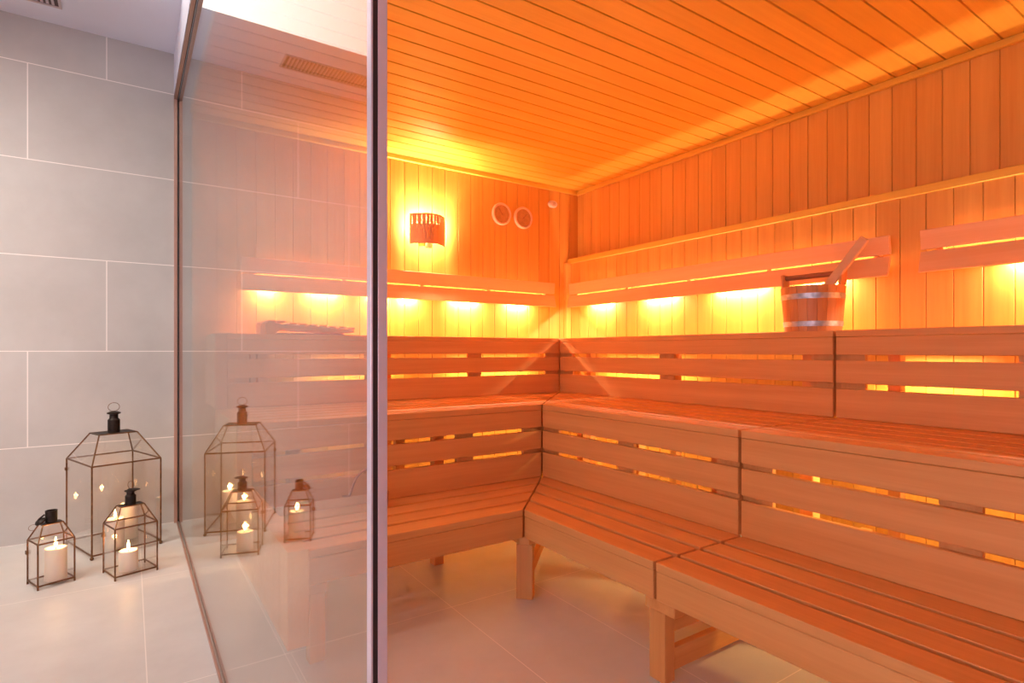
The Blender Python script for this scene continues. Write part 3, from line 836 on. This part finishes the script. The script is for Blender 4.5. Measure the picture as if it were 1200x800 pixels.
# ------------------------------------------------------------------ lanterns and candles
def lantern(front, ang, w, d, hb, hp, hc, pf, rr, label, lean=False, ringh=True, foot=0.012, cap_r=0.02, ball_feet=False):
    """front: world xy of the nearest bottom corner; w along the front, d going back"""
    ca, sa = math.cos(ang), math.sin(ang)
    cx = front[0] + ca * w / 2 - sa * d / 2; cy = front[1] + sa * w / 2 + ca * d / 2
    th = thing('glass_lantern', label, 'lantern', (cx, cy, 0), 'glass lanterns on the hall floor')
    M = Matrix.Translation((cx, cy, 0)) @ Matrix.Rotation(ang, 4, 'Z')
    W, D = w / 2, d / 2
    pw, pd = W * pf, D * pf * 0.62
    C = [(-W, -D), (W, -D), (W, D), (-W, D)]; T = [(-pw, -pd), (pw, -pd), (pw, pd), (-pw, pd)]
    bm = bmesh.new(); zb = foot + rr
    for i in range(4):
        a, b = C[i], C[(i + 1) % 4]; ta, tb = T[i], T[(i + 1) % 4]
        tube(bm, [(*a, foot), (*a, hb)], rr, 6, M=M)
        tube(bm, [(*a, zb), (*b, zb)], rr, 6, M=M); tube(bm, [(*a, hb), (*b, hb)], rr, 6, M=M)
        tube(bm, [(*a, hb), (*ta, hp)], rr * 0.85, 6, M=M); tube(bm, [(*ta, hp), (*tb, hp)], rr * 0.8, 6, M=M)
        if ball_feet: ball(bm, M @ Vector((*a, 0.0085)), 0.0085, 10)
        else: tube(bm, [(*a, 0.0), (*a, foot)], rr * 1.1, 6, M=M)
    make('frame', bm, bronze, th, 0, True)
    for i in range(4):
        a, b = C[i], C[(i + 1) % 4]; ta, tb = T[i], T[(i + 1) % 4]
        n = Vector(((a[0] + b[0]) / 2, (a[1] + b[1]) / 2, 0)).normalized() * 0.0008
        for quadp in ([(*a, zb), (*b, zb), (*b, hb), (*a, hb)], [(*a, hb), (*b, hb), (*tb, hp), (*ta, hp)]):
            bm = bmesh.new()
            O = [bm.verts.new(M @ (Vector(p) + n)) for p in quadp]; I = [bm.verts.new(M @ (Vector(p) - n)) for p in quadp]
            bm.faces.new(O); bm.faces.new(I[::-1])
            for q in range(4): bm.faces.new([O[q], I[q], I[(q + 1) % 4], O[(q + 1) % 4]])
            make('glass_pane', bm, lantern_glass, th)
    bm = bmesh.new(); box(bm, -W, W, -D, D, zb - 0.001, zb + 0.001, M)
    make('glass_base', bm, lantern_glass, th)
    bm = bmesh.new(); box(bm, -pw * 1.04, pw * 1.04, -pd * 1.04, pd * 1.04, hp - 0.001, hp + 0.002, M)
    make('roof_plate', bm, black_iron, th)
    Mc = M @ Matrix.Translation((0, 0, hp + 0.002))
    h = hc - hp - 0.002
    bm = bmesh.new()
    if lean:
        lathe(bm, [(cap_r * 0.75, 0), (cap_r, 0.004), (cap_r, h * 0.9), (cap_r * 1.02, h), (cap_r * 0.85, h), (cap_r * 0.85, h * 0.4)], 0, 0, 24, Mc)
    else:
        lathe(bm, [(cap_r * 1.0, 0), (cap_r, h * 0.60), (cap_r * 0.72, h * 0.68), (cap_r * 0.70, h * 0.86), (cap_r * 1.12, h * 0.90), (cap_r * 1.12, h * 0.95), (cap_r * 0.6, h)], 0, 0, 24, Mc)
    make('chimney', bm, black_iron, th, 0, True)
    bm = bmesh.new()
    if lean:   # hinged lid flopped open to the left, its ring hanging down
        Mq = Mc @ Matrix.Translation((-cap_r * 1.75, -0.002, 0.012)) @ Matrix.Rotation(-0.55, 4, 'Y')
        lathe(bm, [(cap_r * 0.95, -0.003), (cap_r * 0.98, 0.003), (cap_r * 0.7, 0.009), (cap_r * 0.3, 0.011)], 0, 0, 24, Mq)
        tube(bm, [(-cap_r * 0.9, 0, 0.0), (cap_r * 0.1, 0, 0.014), (cap_r * 1.2, 0, 0.016)], 0.0035, 8, M=Mq)
        make('lid', bm, black_iron, th, 0, True)
        bm = bmesh.new()
        Mr = Mc @ Matrix.Translation((-cap_r * 3.0, -0.004, -0.006))
        tube(bm, [(0.015 * math.cos(2 * PI * k / 24), 0, 0.012 * math.sin(2 * PI * k / 24)) for k in range(24)], 0.0009, 6, True, Mr)
        make('ring', bm, bronze, th, 0, True)
    elif ringh:
        R = cap_r * 0.95
        tube(bm, [(R * math.cos(2 * PI * k / 28), 0, h + R * 0.92 + R * 0.85 * math.sin(2 * PI * k / 28)) for k in range(28)], 0.0014, 6, True, Mc)
        make('ring', bm, bronze, th, 0, True)
    else:      # lid standing slightly open with an upright wire loop seen edge-on
        lathe(bm, [(cap_r * 1.15, h * 0.98), (cap_r * 1.15, h * 1.02), (cap_r * 0.5, h * 1.06)], cap_r * 0.35, 0, 24, Mc @ Matrix.Rotation(0.08, 4, 'Y'))
        make('lid', bm, black_iron, th, 0, True)
        bm = bmesh.new()
        tube(bm, [(0.003 + 0.005 * math.cos(2 * PI * k / 24), 0.014 * math.cos(2 * PI * k / 24), h * 1.05 + 0.017 + 0.017 * math.sin(2 * PI * k / 24)) for k in range(24)], 0.0011, 6, True, Mc @ Matrix.Rotation(0.9, 4, 'Z'))
        make('ring', bm, bronze, th, 0, True)
    # small latch on the left-hand pane
    bm = bmesh.new(); box(bm, -W - 0.008, -W - 0.002, D - 0.012, D + 0.004, hb - 0.06, hb - 0.045, M)
    make('latch', bm, bronze, th)
    return th, zb + 0.001

def candle(x, y, z, r, h, label, power=1.0):
    th = thing('pillar_candle', label, 'candle', (x, y, z), 'lit pillar candles in the lanterns')
    bm = bmesh.new()
    lathe(bm, [(r * 0.97, z + 0.0005), (r, z + 0.003), (r, z + h - 0.004), (r * 0.93, z + h), (r * 0.80, z + h - 0.001), (r * 0.62, z + h - 0.006), (0.002, z + h - 0.008)], x, y, 32)
    make('wax_body', bm, wax, th, 0, True)
    bm = bmesh.new(); tube(bm, [(x, y, z + h - 0.010), (x + 0.001, y, z + h + 0.002), (x + 0.0025, y, z + h + 0.007)], 0.0011, 6)
    make('wick', bm, wick_mat, th)
    bm = bmesh.new(); f = z + h + 0.004
    lathe(bm, [(0.0012, f), (0.0045, f + 0.005), (0.0058, f + 0.012), (0.0054, f + 0.020), (0.0030, f + 0.031), (0.0005, f + 0.042)], x, y, 16)
    make('flame', bm, flame_mat, th, 0, True)
    o = point_light('flame_light', (x, y, f + 0.022), 0.008, P_CANDLE * power, (1.0, 0.50, 0.18))
    o.parent = th; o.matrix_parent_inverse = parent_inv(th)

_, zl = lantern((-0.151, 3.366), math.radians(19), 0.30, 0.37, 0.446, 0.580, 0.688, 0.56, 0.0042,
                'largest glass lantern, bronze framed with black chimney, nearest the tiled wall', ringh=True, cap_r=0.027, ball_feet=True, foot=0.016)
_, zm = lantern((-0.054, 3.007), math.radians(17.5), 0.165, 0.150, 0.224, 0.304, 0.372, 0.56, 0.0036,
                'mid sized glass lantern in front of the tallest one, beside the partition', ringh=False, cap_r=0.0215)
_, zs = lantern((-0.319, 3.069), math.radians(22), 0.128, 0.122, 0.190, 0.258, 0.312, 0.56, 0.0036,
                'smallest glass lantern at the left with its lid flopped open', lean=True, cap_r=0.0215)
candle(-0.006, 3.085, zm, 0.0375, 0.088, 'short ivory candle burning in the mid sized lantern', 1.0)
candle(-0.266, 3.135, zs, 0.0395, 0.136, 'ivory candle filling the smallest lantern at the left', 1.0)
candle(-0.005, 3.600, zl, 0.0400, 0.180, 'taller candle in the largest lantern, towards the tiled wall', 1.0)
candle(-0.062, 3.475, zl, 0.0400, 0.140, 'shorter candle in the largest lantern, towards the viewer', 1.0)
